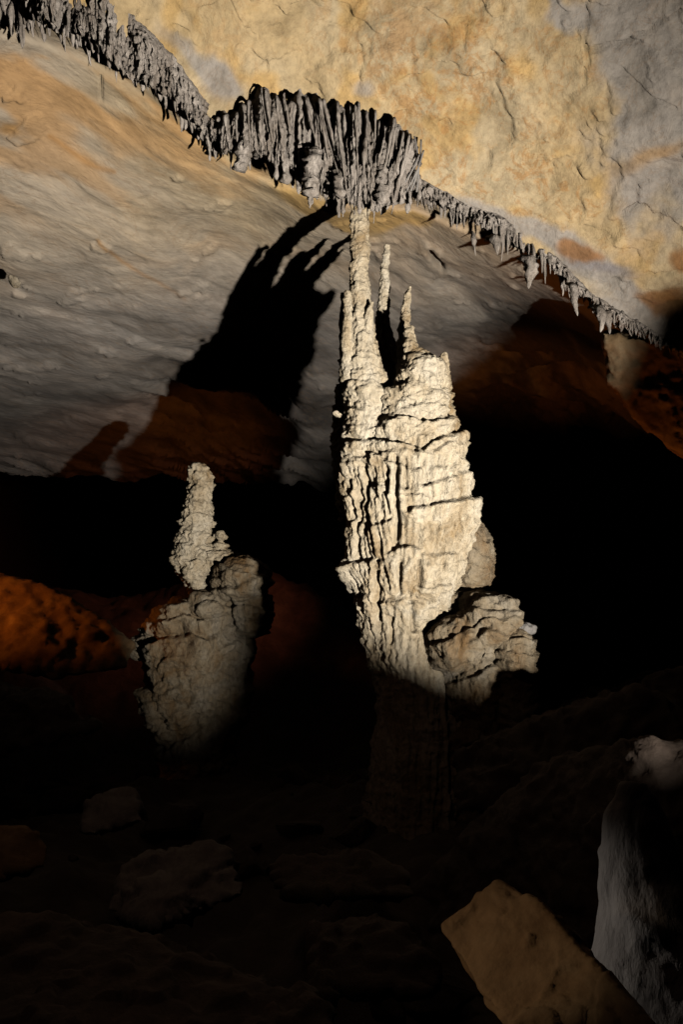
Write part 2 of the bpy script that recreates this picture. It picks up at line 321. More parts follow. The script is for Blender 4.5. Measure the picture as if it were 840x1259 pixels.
# back (farther) ceiling, sloping away and down to its broken edge
def build_back():
    ys = axis_samples(-500, 592, 0, 592, 2.2)
    ys = ys[ys <= 593]
    xs2 = axis_samples(-900, 1700, -20, 860, 2.6)
    PX, PY = np.meshgrid(xs2, ys)
    # lower edge of the vault: 590 px level on the left, 530 on the right
    eb = np.interp(xs2, [-900, 0, 60, 150, 260, 420, 560, 620, 700, 760, 840, 1700], [600, 588, 590, 592, 594, 600, 560, 530, 528, 534, 540, 600]) + 3 * np.sin(xs2 * .05) + 2 * np.sin(xs2 * .13)
    t = (PY - ys[0]) / (ys[-1] - ys[0]); PY = np.where(PY > 300, 300 + (PY - 300) * (eb[None] - 300) / (ys[-1] - 300), PY)
    up_ = np.clip((edge_y(PX) + 6 - PY) / 30, 0, 1); D = np.clip(back_d(PX, PY), 4.5, 40); D = np.maximum(D, D * (1 - up_) + up_ * (np.clip(front_d(PX, PY), 3.2, 40) + .9 + up_ * .5))
    ey_ = edge_y(PX); wl = smooth(55, 12, PY - ey_); lim = np.clip(front_d(PX, ey_), 3.2, 40) + .75; D = np.where(wl > 0, np.maximum(D, lim * wl + D * (1 - wl)), D)
    P = at(PX, PY, D).reshape(-1, 3); px = PX.ravel(); py = PY.ravel(); n = len(xs2)
    # beds run down to the right: stretched noise
    B1 = at(320, 430, 13.7) - at(100, 300, 11.0); B1 /= np.linalg.norm(B1)
    B2 = np.cross(B1, [0, .5, 1]); B2 /= np.linalg.norm(B2); B3 = np.cross(B1, B2)
    Q = np.c_[P @ B1 * 0.22, P @ B2, P @ B3]
    disp = fbm(P * 0.45, 3, 51) * 0.12 + ridged(Q * .9, 3, 55) * 0.012 + fbm(Q * 2.5, 4, 58) * 0.012 + fbm(P * 5, 4, 61) * 0.008
    disp = disp + smooth(-.03, .03, fbm(Q * .7, 4, 151)) * .022 + smooth(-.03, .03, fbm(Q * 1.3, 4, 155) - .3) * .015 - smooth(-.02, .02, fbm(P * 1.6, 4, 158) - .6) * .04
    fade = smooth(-40, 60, py - edge_y(px)); disp = disp * (0.5 + 0.5 * fade)
    # rough broken zone near the far edge
    rz = np.maximum(smooth(540, 590, py) * .45 * smooth(440, 330, px), smooth(400, 520, py) * smooth(400, 330, px) * smooth(150, 230, px)); disp = disp + rz * (billow(Q * 1.3, 4, 66) - .25) * 0.8
    rr = smooth(380, 470, py) * smooth(540, 640, px); disp = disp + rr * (billow(P * 0.9, 3, 68) - .3) * 0.5
    for pts, wd, dp in [([(529, 314), (538, 326), (545, 332)], 2.6, .35), ([(123, 95), (124, 125)], 1.4, .05),
                        ([(318, 195), (345, 228)], 2.0, .10)]:
        wob = perlin(np.c_[px * .06, py * .06, px * 0], 3) * 4
        disp = disp + np.exp(-(seg_dist(px + wob, py + wob, pts) / wd) ** 2) * dp
    # lip: near slab above (340,190)-(430,290) ends in a small step
    nrm = np.array([0, 0.45, 0.9]); P = P + disp[:, None] * nrm
    # turned-up far edge
    last = P[-n:]; ext = [last + np.array([0, .25, .08]), last + np.array([0, .9, .7]), last + np.array([0, 3.0, 3.2]), last + np.array([0, 9, 7])]
    P = np.concatenate([P] + ext); px = np.r_[px, np.tile(xs2, 4)]; py = np.r_[py, np.full(4 * n, 600.)]
    Q = np.c_[P @ B1 * 0.22, P @ B2, P @ B3]
    c = np.tile(np.array([0.52, 0.435, 0.335]), (len(P), 1))
    z1 = smooth(330, 120, py + px * .0) * 1.0
    st = smooth(0.0, 0.7, fbm(Q * 0.9, 4, 71)); c = mixc(c, (0.58, 0.42, 0.22), st * np.clip(z1 * 0.95 + .12, 0, 1))
    c = mixc(c, (0.62, 0.47, 0.26), blob(px, py, 230, 170, 170, 80, 35) * 0.55)
    c = mixc(c, (0.55, 0.30, 0.10), smooth(0.45, 0.8, ridged(Q * 1.1, 4, 75)) * (0.15 + 0.6 * z1))
    wob = perlin(np.c_[px * .03, py * .03, px * 0], 13) * 10
    c = mixc(c, (0.45, 0.23, 0.06), np.exp(-(seg_dist(px + wob * .3, py + wob * .3, [(118, 295), (150, 325), (225, 368)]) / 2.5) ** 2) * .7)
    c = mixc(c, (0.48, 0.24, 0.07), np.exp(-(seg_dist(px + wob, py + wob, [(60, 175), (95, 195), (140, 212)]) / 3.5) ** 2) * .6)
    c = mixc(c, (0.50, 0.27, 0.08), blob(px, py, 8, 163, 16, 8) * .8)
    c = mixc(c, (0.60, 0.38, 0.13), smooth(.2, .7, blob(px, py, 400, 262, 75, 16, 28, wob, wob) + blob(px, py, 490, 276, 45, 14, 5, wob, wob)) * .85)
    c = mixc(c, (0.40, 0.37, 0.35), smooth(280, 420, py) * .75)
    c = mixc(c, (0.27, 0.17, 0.10), smooth(380, 470, py) * smooth(560, 640, px) * smooth(-.2, .3, fbm(Q * .8, 3, 81)) * .8)
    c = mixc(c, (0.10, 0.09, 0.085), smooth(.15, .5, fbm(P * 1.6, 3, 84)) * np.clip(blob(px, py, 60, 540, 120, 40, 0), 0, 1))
    c = mixc(c, (0.36, 0.25, 0.15), np.clip(blob(px, py, 320, 500, 150, 80, 0), 0, 1) * smooth(-.2, .4, fbm(Q, 3, 86)) * .6)
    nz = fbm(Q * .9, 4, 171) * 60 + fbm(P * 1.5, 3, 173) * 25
    c = mixc(c, (0.15, 0.135, 0.125), smooth(380, 540, py + nz) * smooth(600, 420, px) * .88)  # darker to the far edge: fading light painted in over dark deposits
    c = mixc(c, (0.06, 0.05, 0.045), smooth(-.15, .2, fbm(Q * .9, 4, 175)) * np.clip(blob(px, py, 290, 500, 160, 120, 0) + blob(px, py, 680, 450, 170, 120, 0), 0, 1) * .85)  # dark patches painted in to mottle the amber glow
    al = np.clip(z1 * .35, 0, 1) * (0.3 + .7 * st)
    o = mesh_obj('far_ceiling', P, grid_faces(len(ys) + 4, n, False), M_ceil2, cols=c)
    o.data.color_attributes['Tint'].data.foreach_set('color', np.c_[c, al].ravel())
    tag(o, kind='structure')
build_back()
# far walls of the chamber
def build_far():
    az = np.linspace(-80, 80, 161); el = np.linspace(-6, 40, 60); A, E = np.meshgrid(np.radians(az), np.radians(el))
    R = np.interp(np.degrees(A), [-80, -24, -17, -11, -4, 80], [24, 30, 40, 75, 95, 95])
    P = np.stack([np.sin(A) * R, np.cos(A) * R, R * np.tan(E) + 1], -1).reshape(-1, 3)
    P = P * (1 + 0.05 * fbm(P * 0.12, 5, 90))[:, None]
    tag(mesh_obj('cave_wall', P, grid_faces(60, 161, True), M_far), kind='structure')
build_far()
# ------------------------------------------------------------------ cave floor
def ground_z(x, y):
    P = np.c_[x, y, np.zeros(len(x))]
    z = fbm(P * 0.22, 4, 101) * 0.5 + billow(P * 0.9, 4, 105) * 0.28 - .15
    # left bank rising beyond the stalagmite, right bank, far rise
    z = z + 4.8 * np.exp(-(((x + 11.0) / 5.5) ** 2 + ((y - 21) / 5.0) ** 2)) + 4.3 * np.exp(-(((x + 2.0) / 4.8) ** 2 + ((y - 22.5) / 3.5) ** 2))
    z = z + 2.4 * np.exp(-(((x - 8.5) / 6.0) ** 2 + ((y - 17) / 4.5) ** 2)) + 3.2 * smooth(24, 60, y)
    z = z + 0.5 * np.exp(-(((x - 1.2) / 2.0) ** 2 + ((y - 10) / 2.0) ** 2)) + .3 * np.exp(-(((x + 2.0) / 2.4) ** 2 + ((y - 12.3) / 2.0) ** 2))
    z = z * (1 - .8 * smooth(4.2, 2.2, y)) - 2.6 * np.exp(-(((x - 4.8) / 3.2) ** 2 + ((y - 1.5) / 3.2) ** 2) ** 1.5)
    z = z - 1.6 * np.exp(-(((x - 2.2) / 4.5) ** 2 + ((y - 4.5) / 3.6) ** 2))
    return z
def build_ground():
    gx = axis_samples(-130, 130, -9, 9, 0.06, 1.06); gy = axis_samples(-30, 130, 2.5, 20, 0.07, 1.06)
    X, Y = np.meshgrid(gx, gy); x = X.ravel(); y = Y.ravel()
    P = np.c_[x, y, ground_z(x, y)]
    P[:, 2] += -billow(P * 2.5, 3, 111) * .07
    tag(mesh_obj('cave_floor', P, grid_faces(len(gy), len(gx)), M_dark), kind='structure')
build_ground()
# ------------------------------------------------------------------ flowstone displacement
def explicit(px, py, ledges, grooves):
    d = np.zeros(px.shape)
    wob = perlin(np.c_[px * .09, py * .09, px * 0], 7) * 3
    for pts, amp, ln in ledges:
        X = [p[0] for p in pts]; Y = [p[1] for p in pts]
        yy = np.interp(px, X, Y) + wob; inside = smooth(X[0] - 6, X[0] + 4, px) * smooth(X[-1] + 6, X[-1] - 4, px)
        t = py - yy
        d += inside * amp * .8 * (smooth(-3.0, 2.4, t) * np.exp(-np.maximum(t, 0) / ln) - 0.35 * np.exp(-((t + 4) / 4) ** 2))
    for x0, y0, x1, y1, wd, dp in grooves:
        d -= np.exp(-(seg_dist(px + wob * .5, py, [(x0, y0), (x1, y1)]) / (wd * 1.2)) ** 2) * dp * .75
    return d
def flow_disp(P, N, flute, knob, tier, seed=0, tierh=0.4):
    """P,N arrays; flute/knob/tier amplitude arrays or scalars (m)"""
    wv = fbm(P * np.array([.9, .9, .5]), 3, seed + 1)
    z = P[:, 2] + wv * 0.30 + .04 * fbm(P * 3.1, 2, seed + 12)
    s1 = 1 - (z / tierh) % 1; tj = smooth(0, .12, s1) * (1 - s1 * .85)
    s2 = 1 - (z / (tierh * .37) + wv * .8) % 1; tk = smooth(0, .2, s2) * (1 - s2 * .9)
    W = P + np.c_[fbm(P * 2, 2, seed + 2), fbm(P * 2, 2, seed + 3), P[:, 0] * 0] * .022
    fl = (1 - 2 * np.abs(perlin(W * np.array([6, 6, .5]), seed + 5)) ** .8) * .5 + (1 - 2 * np.abs(perlin(W * np.array([14, 14, .9]), seed + 6))) * .4 + perlin(W * np.array([36, 36, 2.5]), seed + 7) * .3
    kn = (0.55 - cells(P * np.array([9, 9, 12]), seed)) + 0.5 * (0.55 - cells(P * np.array([19, 19, 26]), seed + 1))
    kn = kn + .5 * perlin(P * np.array([5, 5, 9.]), seed + 8) + .35 * perlin(P * np.array([30, 30, 40.]), seed + 9)
    ta = smooth(-.45, .35, perlin(P * np.array([1.3, 1.3, 1.7]), seed + 14)); tb = smooth(-.2, .4, perlin(P * np.array([2.1, 2.1, 2.7]), seed + 15))
    d = flute * fl + knob * kn + tier * (tj - .4) * ta * 1.3 + tier * .6 * (tk - .4) * tb
    return d
def formation(name, parts, vox, mat, parent, dispf, sm=2, label=None):
    V, F = merge(parts); P, N, FF = remesh(V, F, vox, sm)
    px, py = proj(P)
    d = dispf(P, N, px, py)
    Nh = N * np.array([1, 1, .55]); P = P + Nh * d[:, None]
    o = mesh_obj(name, P, FF, mat, parent)
    if label: o['label'] = label
    return o
# ------------------------------------------------------------------ the great column
D0 = 10.0
base = at(520, 1045, D0)
colm = empty('cave_column', base, 'tall cream flowstone column whose thin shaft reaches the stalactite curtain', 'cave column')
Lg = [([(462, 480), (478, 478), (492, 481)], .06, 14), ([(480, 521), (493, 514), (513, 518), (530, 521), (556, 515)], .07, 18),
      ([(427, 545), (463, 543), (490, 544), (505, 547), (520, 553), (537, 541), (572, 528)], .09, 26), ([(425, 570), (465, 560), (500, 556), (530, 558), (550, 545)], .05, 16),
      ([(500, 629), (517, 625), (533, 620), (550, 618), (588, 611)], .09, 30), ([(517, 600), (545, 592), (572, 580)], .06, 10), ([(481, 679), (495, 672), (515, 674)], .09, 22),
      ([(517, 680), (540, 683), (564, 680)], .07, 22), ([(515, 722), (530, 722), (552, 719)], .07, 18), ([(425, 697), (440, 690), (467, 691)], .10, 24), ([(505, 500), (530, 497), (548, 492)], .04, 12), ([(455, 600), (475, 596), (500, 602)], .04, 30), ([(470, 740), (500, 735), (525, 745)], .06, 20), ([(440, 640), (455, 650), (485, 640)], .05, 20)]
Gv = [(451, 572, 450, 655, 2.2, .13), (443, 600, 442, 690, 1.8, .08), (488, 562, 489, 668, 2.0, .12), (499, 565, 500, 600, 2.0, .10), (465, 690, 467, 760, 2.6, .14), (478, 575, 478, 630, 1.6, .08), (514, 690, 515, 720, 2.0, .10),
      (492, 690, 492, 730, 2.2, .10), (505, 740, 508, 775, 2.2, .10), (523, 578, 523, 595, 2.6, .10), (463, 575, 463, 610, 1.6, .07), (432, 590, 436, 640, 1.6, .07), (510, 548, 509, 558, 2, .06), (480, 760, 482, 790, 2, .08)]
def body_disp(P, N, px, py):
    f = smooth(535, 590, py)
    top = smooth(470, 400, py); f2 = smooth(740, 800, py)
    fl = 0.020 + 0.050 * f; kn = 0.052 - 0.028 * f - .018 * top; ti = (0.05 - .022 * f) * (1 - .75 * top) * (1 - .6 * f2)
    return flow_disp(P, N, fl, kn, ti, 3) + explicit(px, py, Lg, Gv) * (N[:, 1] < .35) + fbm(P * 1.6, 3, 17) * .06 * (1 - top * .7) - .012 * top
A_mass = loft([(443, 236, 15, D0 - .1, 1), (442, 262, 12, D0, 1), (442, 330, 11.5, D0, 1), (444, 385, 13, D0, 1), (444, 415, 18, D0, 1), (447, 450, 24, D0, 1), (449, 500, 25, D0, 1), (452, 560, 30, D0, .9), (455, 620, 27, D0, .9), (458, 700, 27, D0, .9), (464, 775, 16, D0, 1), (490, 860, 20, D0, 1), (500, 1000, 40, D0, 1), (500, 1080, 60, D0, 1)])
B_mass = loft([(502, 404, 3, D0 - .1, 1), (505, 422, 9, D0 - .1, 1), (512, 436, 15, D0 - .1, 1.2), (520, 455, 28, D0 - .08, 1.1), (512, 490, 40, D0 - .05, .9), (510, 520, 50, D0, .8), (511, 545, 59, D0, .8), (503, 580, 68, D0, .75), (504, 604, 71, D0, .75), (508, 618, 75, D0, .73), (508, 636, 75, D0, .73), (507, 655, 73, D0, .72), (503, 690, 71, D0, .75), (500, 730, 60, D0, .8), (494, 775, 38, D0, .9), (512, 830, 38, D0, 1), (520, 950, 60, D0, 1), (520, 1080, 90, D0, 1)])
drips = [loft([(x, y0, 3, D0 - .05, 1), (x + 1, y0 + 8, 4.5, D0 - .05, 1), (x + sx, y1, 1.5, D0 - .05, 1)], 10) for x, y0, y1, sx in [(422, 577, 612, 7), (433, 638, 672, 2), (429, 690, 712, 2), (431, 483, 512, 1), (414, 506, 509, 0), (545, 433, 450, 0), (539, 440, 452, 0), (566, 528, 545, 0)]]
formation('flowstone_body', [B_mass, A_mass] + drips, 0.0145, M_col, colm, body_disp, 1)
C_mass = [ball(577, 688, 30, 52, D0 + .30, .42), loft([(560, 730, 30, D0 + .2, .9), (545, 800, 45, D0 + .2, 1), (540, 1060, 70, D0 + .2, 1)])]
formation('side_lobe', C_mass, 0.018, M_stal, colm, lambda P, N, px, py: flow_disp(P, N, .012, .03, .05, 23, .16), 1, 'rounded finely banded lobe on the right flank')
def spire(rows, label, seed, kn=.026, vox=.012, parent=colm, mat=M_col, name='spire', ti=.01):
    return formation(name, [loft(rows, 14)], vox, mat, parent, lambda P, N, px, py: flow_disp(P, N, .012, kn, ti, seed, .16), 0, label)
spire([(476, 302, 2.2, 10.7, 1), (475, 315, 3.6, 10.7, 1), (473, 340, 5, 10.7, 1), (472, 365, 6.2, 10.7, 1), (471, 395, 8, 10.7, 1), (474, 420, 13, 10.7, 1), (480, 480, 26, 10.6, 1)], 'tallest thin free-standing spire', 31)
spire([(504, 352, 2, 10.3, 1), (502, 362, 3.8, 10.3, 1), (499, 380, 5.5, 10.3, 1), (497, 405, 6.5, 10.25, 1), (500, 440, 11, 10.2, 1), (502, 480, 16, 10, 1)], 'pale finger-like spire leaning right', 33)
spire([(450, 352, 2.5, 10.5, 1), (450, 370, 6, 10.5, 1), (452, 420, 9, 10.5, 1), (455, 480, 14, 10.4, 1)], None, 32)  # hidden behind the shaft, added to fill out the column's shadow
spire([(446, 318, 2.0, 10.8, 1), (447, 340, 5, 10.8, 1), (448, 420, 10, 10.8, 1), (455, 480, 16, 10.6, 1)], None, 34)  # second hidden spire, also added for the shadow's outline
spire([(507, 401, 2, 9.95, 1), (506, 412, 4, 9.95, 1), (505, 440, 8, 9.95, 1), (505, 470, 12, 9.95, 1)], None, 35)
spire([(428, 357, 2.5, 9.85, 1), (428, 370, 5, 9.85, 1), (427, 400, 5.5, 9.85, 1), (428, 440, 9, 9.9, 1), (432, 470, 12, 9.95, 1)], 'double knobbly spire hugging the shaft', 37, .022)
spire([(421, 360, 2, 10.0, 1), (422, 380, 3.5, 10.0, 1), (423, 430, 6, 10.0, 1), (430, 460, 9, 10.0, 1)], None, 39, .02)
spire([(458, 371, 1.8, 9.85, 1), (455, 380, 3, 9.85, 1), (452, 400, 6, 9.9, 1), (450, 430, 8, 9.95, 1)], None, 41, .015)
spire([(548, 434, 1.5, 10.0, 1), (548, 445, 4, 10.0, 1), (546, 470, 8, 10.0, 1)], None, 43, .015)
# hidden dark left flank behind the shaft
formation('rear_buttress', [loft([(428, 430, 6, 10.45, 1), (424, 470, 9, 10.5, 1), (421, 520, 12, 10.5, 1), (424, 580, 14, 10.5, 1), (440, 640, 20, 10.4, 1)]),
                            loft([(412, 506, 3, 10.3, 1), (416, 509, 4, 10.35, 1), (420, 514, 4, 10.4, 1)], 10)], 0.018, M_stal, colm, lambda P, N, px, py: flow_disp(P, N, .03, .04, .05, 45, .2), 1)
# mound at right foot
mnd = empty('flowstone_mound', at(595, 1040, 9.9), 'lumpy tan flowstone mound leaning on the right foot of the column', 'flowstone mound')
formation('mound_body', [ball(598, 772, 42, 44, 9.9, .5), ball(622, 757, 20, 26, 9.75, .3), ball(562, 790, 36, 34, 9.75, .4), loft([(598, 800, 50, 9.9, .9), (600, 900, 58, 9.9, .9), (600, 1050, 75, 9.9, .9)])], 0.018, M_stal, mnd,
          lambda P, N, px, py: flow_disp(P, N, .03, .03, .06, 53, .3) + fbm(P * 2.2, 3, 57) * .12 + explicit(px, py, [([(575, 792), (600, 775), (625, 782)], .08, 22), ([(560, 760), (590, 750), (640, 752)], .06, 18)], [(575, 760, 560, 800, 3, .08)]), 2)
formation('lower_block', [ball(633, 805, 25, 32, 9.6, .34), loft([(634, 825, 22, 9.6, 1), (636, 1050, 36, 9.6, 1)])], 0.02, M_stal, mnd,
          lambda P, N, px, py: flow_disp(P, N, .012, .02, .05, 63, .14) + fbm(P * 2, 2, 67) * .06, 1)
formation('pale_cap', [ball(642, 774, 16, 9, 9.6, .16)], 0.012, M_wet, mnd, lambda P, N, px, py: fbm(P * 12, 2, 71) * .03, 1)
# ------------------------------------------------------------------ left stalagmite
D1 = 13.6; S1 = 1.5
def fd(P, N, f, k, t, s, h): return S1 * flow_disp(P / S1, N, f, k, t, s, h)
stg = empty('stalagmite', at(250, 1060, D1), 'squat twisted stalagmite with pale finger tip and bulging tan body', 'stalagmite')
def knd(f, k, t, s, h=.18, lo=.06):
    return lambda P, N, px, py: fd(P, N, f, k, t, s, h) + 1.6 * fbm(P * 1.5, 3, s + 4) * lo
formation('tip', [loft([(245, 570, 7, D1, 1), (245, 575, 12, D1, 1), (245, 584, 14.5, D1, 1), (244, 605, 15.5, D1, 1), (242, 635, 19, D1, 1), (240, 665, 24, D1, 1), (245, 690, 32, D1, 1), (250, 708, 28, D1, 1), (252, 725, 20, D1, 1), (255, 760, 20, D1, 1)]),
                  ball(268, 688, 22, 13, D1 - .1, .3), ball(270, 659, 9, 5, D1 - 0.19, 0.08), ball(271, 670, 8, 4, D1 - 0.19, 0.06), loft([(238, 690, 12, D1 - 0.32, 1), (240, 712, 8, D1 - 0.32, 1), (246, 728, 4, D1 - 0.24, 1)])], 0.018, M_col, stg, knd(.008, .055, .014, 73, .14, .03), 1)
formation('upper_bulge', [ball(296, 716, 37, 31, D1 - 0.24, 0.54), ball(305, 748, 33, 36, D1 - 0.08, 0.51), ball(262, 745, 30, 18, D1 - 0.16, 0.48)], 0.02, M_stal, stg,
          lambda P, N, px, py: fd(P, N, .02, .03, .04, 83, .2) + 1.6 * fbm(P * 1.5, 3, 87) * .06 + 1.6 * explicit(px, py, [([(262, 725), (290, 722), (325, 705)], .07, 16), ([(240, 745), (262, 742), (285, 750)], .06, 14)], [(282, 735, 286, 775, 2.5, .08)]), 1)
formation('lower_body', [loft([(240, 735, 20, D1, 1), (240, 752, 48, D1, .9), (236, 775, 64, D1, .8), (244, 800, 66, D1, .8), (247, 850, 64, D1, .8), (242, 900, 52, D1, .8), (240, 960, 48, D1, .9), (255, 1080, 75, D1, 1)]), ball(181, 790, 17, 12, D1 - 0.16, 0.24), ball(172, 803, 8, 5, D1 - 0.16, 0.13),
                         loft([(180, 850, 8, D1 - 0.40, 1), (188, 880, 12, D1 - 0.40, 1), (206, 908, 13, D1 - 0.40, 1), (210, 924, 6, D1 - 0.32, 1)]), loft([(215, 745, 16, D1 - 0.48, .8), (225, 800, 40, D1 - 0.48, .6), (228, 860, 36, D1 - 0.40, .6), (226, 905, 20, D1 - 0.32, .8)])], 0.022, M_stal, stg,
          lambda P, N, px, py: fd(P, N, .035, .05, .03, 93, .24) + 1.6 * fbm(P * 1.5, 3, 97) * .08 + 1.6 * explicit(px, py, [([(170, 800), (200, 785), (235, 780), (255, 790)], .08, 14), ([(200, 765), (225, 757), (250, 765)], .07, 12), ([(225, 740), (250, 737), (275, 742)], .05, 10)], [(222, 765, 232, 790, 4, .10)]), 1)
# ------------------------------------------------------------------ stalactites and draperies
def hang(name, px, py, length_px, wpx, d, lean=(0, 0), mat=M_grey, parent=None, fin=1.0, seed=0, blunt=.15, rough=.25, n=10, knobby=0.0, twist=0.0, flare=0.0):
    """one hanging tube or fin: irregular taper, its axis wandering slightly, rough skin"""
    rs = np.random.RandomState(seed); m = max(8, int(length_px / 2.6)); top = at(px, py, d); s = d / FPX
    L = length_px * s; r0 = wpx * s; t = np.linspace(0, 1, m)
    rad = r0 * ((1 - t) ** .75 * (1 - blunt) + blunt) * np.where(t > .96, .45, 1)
    if flare: rad = r0 * (.5 + flare * t ** 1.5) * (1 - .9 * smooth(.68, 1, t))
    rad = rad * (1 + rough * (perlin(np.c_[t * L * 9, t * 0 + seed * 3.3, t * 0], 5)) + knobby * np.abs(perlin(np.c_[t * L * 22, t * 0 + seed * 1.7, t * 0], 6)))
    wx = perlin(np.c_[t * 1.6, t * 0 + seed * 2.1, t * 0], 1) * r0 * .9 * t; wy = perlin(np.c_[t * 1.6, t * 0 + seed * 4.1, t * 0 + 9], 2) * r0 * .9 * t
    cx = top[0] + wx + lean[0] * s * t ** 1.4; cy = top[1] + wy + lean[1] * t + .22 * np.exp(-t * L / .07); cz = top[2] + .12 - t * (L + .12)
    a = np.linspace(0, 2 * np.pi, n, endpoint=False) + twist; ca, sa = np.cos(a), np.sin(a)
    V = np.stack([cx[:, None] + rad[:, None] * ca, cy[:, None] + rad[:, None] * sa * fin, np.repeat(cz[:, None], n, 1)], -1).reshape(-1, 3)
    nn = perlin(V * np.array([26, 26, 9]) + seed, 8); nk = perlin(V * 24 + seed, 11)
    ctr = np.stack([np.repeat(cx, n), np.repeat(cy, n), V[:, 2]], -1)
    V = ctr + (V - ctr) * (1 + .35 * nn + knobby * .8 * nk)[:, None]
    F = []
    for j in range(m - 1):
        for k in range(n):
            F.append((j * n + k, j * n + (k + 1) % n, (j + 1) * n + (k + 1) % n, (j + 1) * n + k))
    F.append(tuple(range(n - 1, -1, -1))); F.append(tuple(range((m - 1) * n, m * n)))
    return mesh_obj(name, V, F, mat, parent, loc=top if parent is None else None)
# main curtain
CT = np.array([(238, 150), (262, 148), (290, 128), (325, 112), (360, 116), (400, 120), (430, 128), (465, 138), (495, 155), (515, 175), (521, 195)], float)
def ctop(x): return np.interp(x, CT[:, 0], CT[:, 1]) + 4 * np.sin(x * .11 + 1) + 3 * np.sin(x * .27) + 2 * np.sin(x * .61)
cur = empty('stalactite_curtain', at(400, 120, 9.5), 'broad grey fluted flowstone curtain hanging from the ceiling above the column', 'flowstone curtain')
def drape(name, x0, x1, topf, botf, mat, parent=None, out=.1, hem=12, seed=0, lean=0.0, clump=.12, ns=60, d_in=0.0, knob=.05, step=.9):
    """sheet of fused drips: rooted in the ceiling, fluted from top to a ragged hem, closed at the back"""
    X = np.arange(x0, x1, step); nx = len(X); S = np.linspace(0, 1, ns)
    n1 = lambda f, k: perlin(np.c_[X * f, X * 0 + k, X * 0 + seed], seed)
    teeth = np.clip(1 - 2.2 * np.abs(n1(.13, 1.3)), -.4, 1) * .6 + np.clip(1 - 2.2 * np.abs(n1(.31, 2.3)), -.4, 1) * .4
    big = n1(.035, 5.1) * 1.3
    top = topf(X) + n1(.05, 7.7) * 3; bot = botf(X) + hem * (teeth + .7 * big)
    bot = np.maximum(bot, top + 5); D0_ = front_d(X[None], top[None])[0]
    GX, GS = np.meshgrid(X, S); U = GX + GS * lean * (GX - (x0 + x1) / 2) / 100 + perlin(np.c_[GX.ravel() * .02, GS.ravel() * 2, GS.ravel() * 0], seed).reshape(GX.shape) * 5
    Y = top + (bot - top) * GS
    q = lambda f, g, k: perlin(np.c_[U.ravel() * f, GS.ravel() * g, U.ravel() * 0 + k], seed + 3).reshape(GX.shape)
    fl = (1 - 2.4 * np.abs(q(.10, .9, 1))) * .5 + (1 - 2.4 * np.abs(q(.24, 1.6, 5))) * .35 + q(.55, 3, 9) * .3
    cl = q(.03, 1.0, 13) * 1.4
    env = smooth(0, .45, GS) ** .8
    D = D0_ + d_in + .10 * (1 - smooth(0, .10, GS)) - env * (out * .5 + .11 * fl + clump * cl) + .10 * GS
    P = at(GX + (U - GX) * .6, Y, D).reshape(-1, 3)
    kn = (.5 - cells(P * np.array([13, 13, 10]), seed)) * (.4 + .6 * GS.ravel()) + .5 * perlin(P * 22, seed)
    P = P + np.array([0, -1.0, 0]) * (kn * knob * env.ravel())[:, None] + np.array([1.0, 0, 0]) * (perlin(P * 18, seed + 2) * knob * .3)[:, None]
    Bk = at(GX, top + (np.maximum(bot - 3, top + 4) - top) * GS, D0_ + d_in + .32 + .10 * GS).reshape(-1, 3)
    f1 = grid_faces(ns, nx, True); f2 = grid_faces(ns, nx, False) + len(P); n = len(P); ed = []
    for i in range(nx - 1): ed += [(i, i + 1, n + i + 1, n + i), ((ns - 1) * nx + i + 1, (ns - 1) * nx + i, n + (ns - 1) * nx + i, n + (ns - 1) * nx + i + 1)]
    for j in range(ns - 1): ed += [(j * nx, n + j * nx, n + (j + 1) * nx, (j + 1) * nx), ((j + 1) * nx + nx - 1, n + (j + 1) * nx + nx - 1, n + j * nx + nx - 1, j * nx + nx - 1)]
    return mesh_obj(name, np.concatenate([P, Bk]), np.concatenate([f1, f2, np.array(ed)]), mat, parent)
drape('fused_backing', 240, 522, lambda x: ctop(x), lambda x: np.interp(x, [240, 290, 340, 380, 440, 500, 522], [160, 178, 190, 225, 240, 240, 205]), M_grey, cur, out=.10, hem=16, seed=21, lean=-12, clump=.14, ns=90)
rs = np.random.RandomState(12)
def cd(x, y): return float(front_d(np.array([[x * 1.0]]), np.array([[y * 1.0]]))[0, 0])
for i in range(54):                                                 # long folds rooted on the ceiling line, bunched and bending towards the column
    x = 246 + 275 * (i + rs.uniform(-.9, .9)) / 53; yt = ctop(x) + rs.uniform(-2, 6)
    dt = cd(x, yt) - .02 - rs.uniform(0, .22)
    Lp = np.interp(x, [246, 275, 300, 330, 370, 400, 440, 480, 505, 521], [16, 34, 60, 72, 100, 112, 120, 100, 95, 60]) * rs.choice([.3, .55, .8, 1.05], p=[.2, .3, .3, .2]) * rs.uniform(.85, 1.1)
    lx = np.interp(x, [250, 300, 340, 400, 430, 470, 500, 521], [2, 8, 20, 22, 4, -10, -24, -42]) * Lp / 95 + rs.uniform(-4, 4)
    hang('drapery_fold', x, yt, Lp, rs.uniform(1.1, 3.3), dt, (lx, rs.uniform(-.1, .5)), parent=cur, fin=rs.uniform(1.2, 3.4), seed=300 + i, blunt=rs.uniform(.12, .5), rough=.45, n=14, knobby=rs.uniform(.1, .5), flare=rs.choice([0, 0, .8, 1.3]))
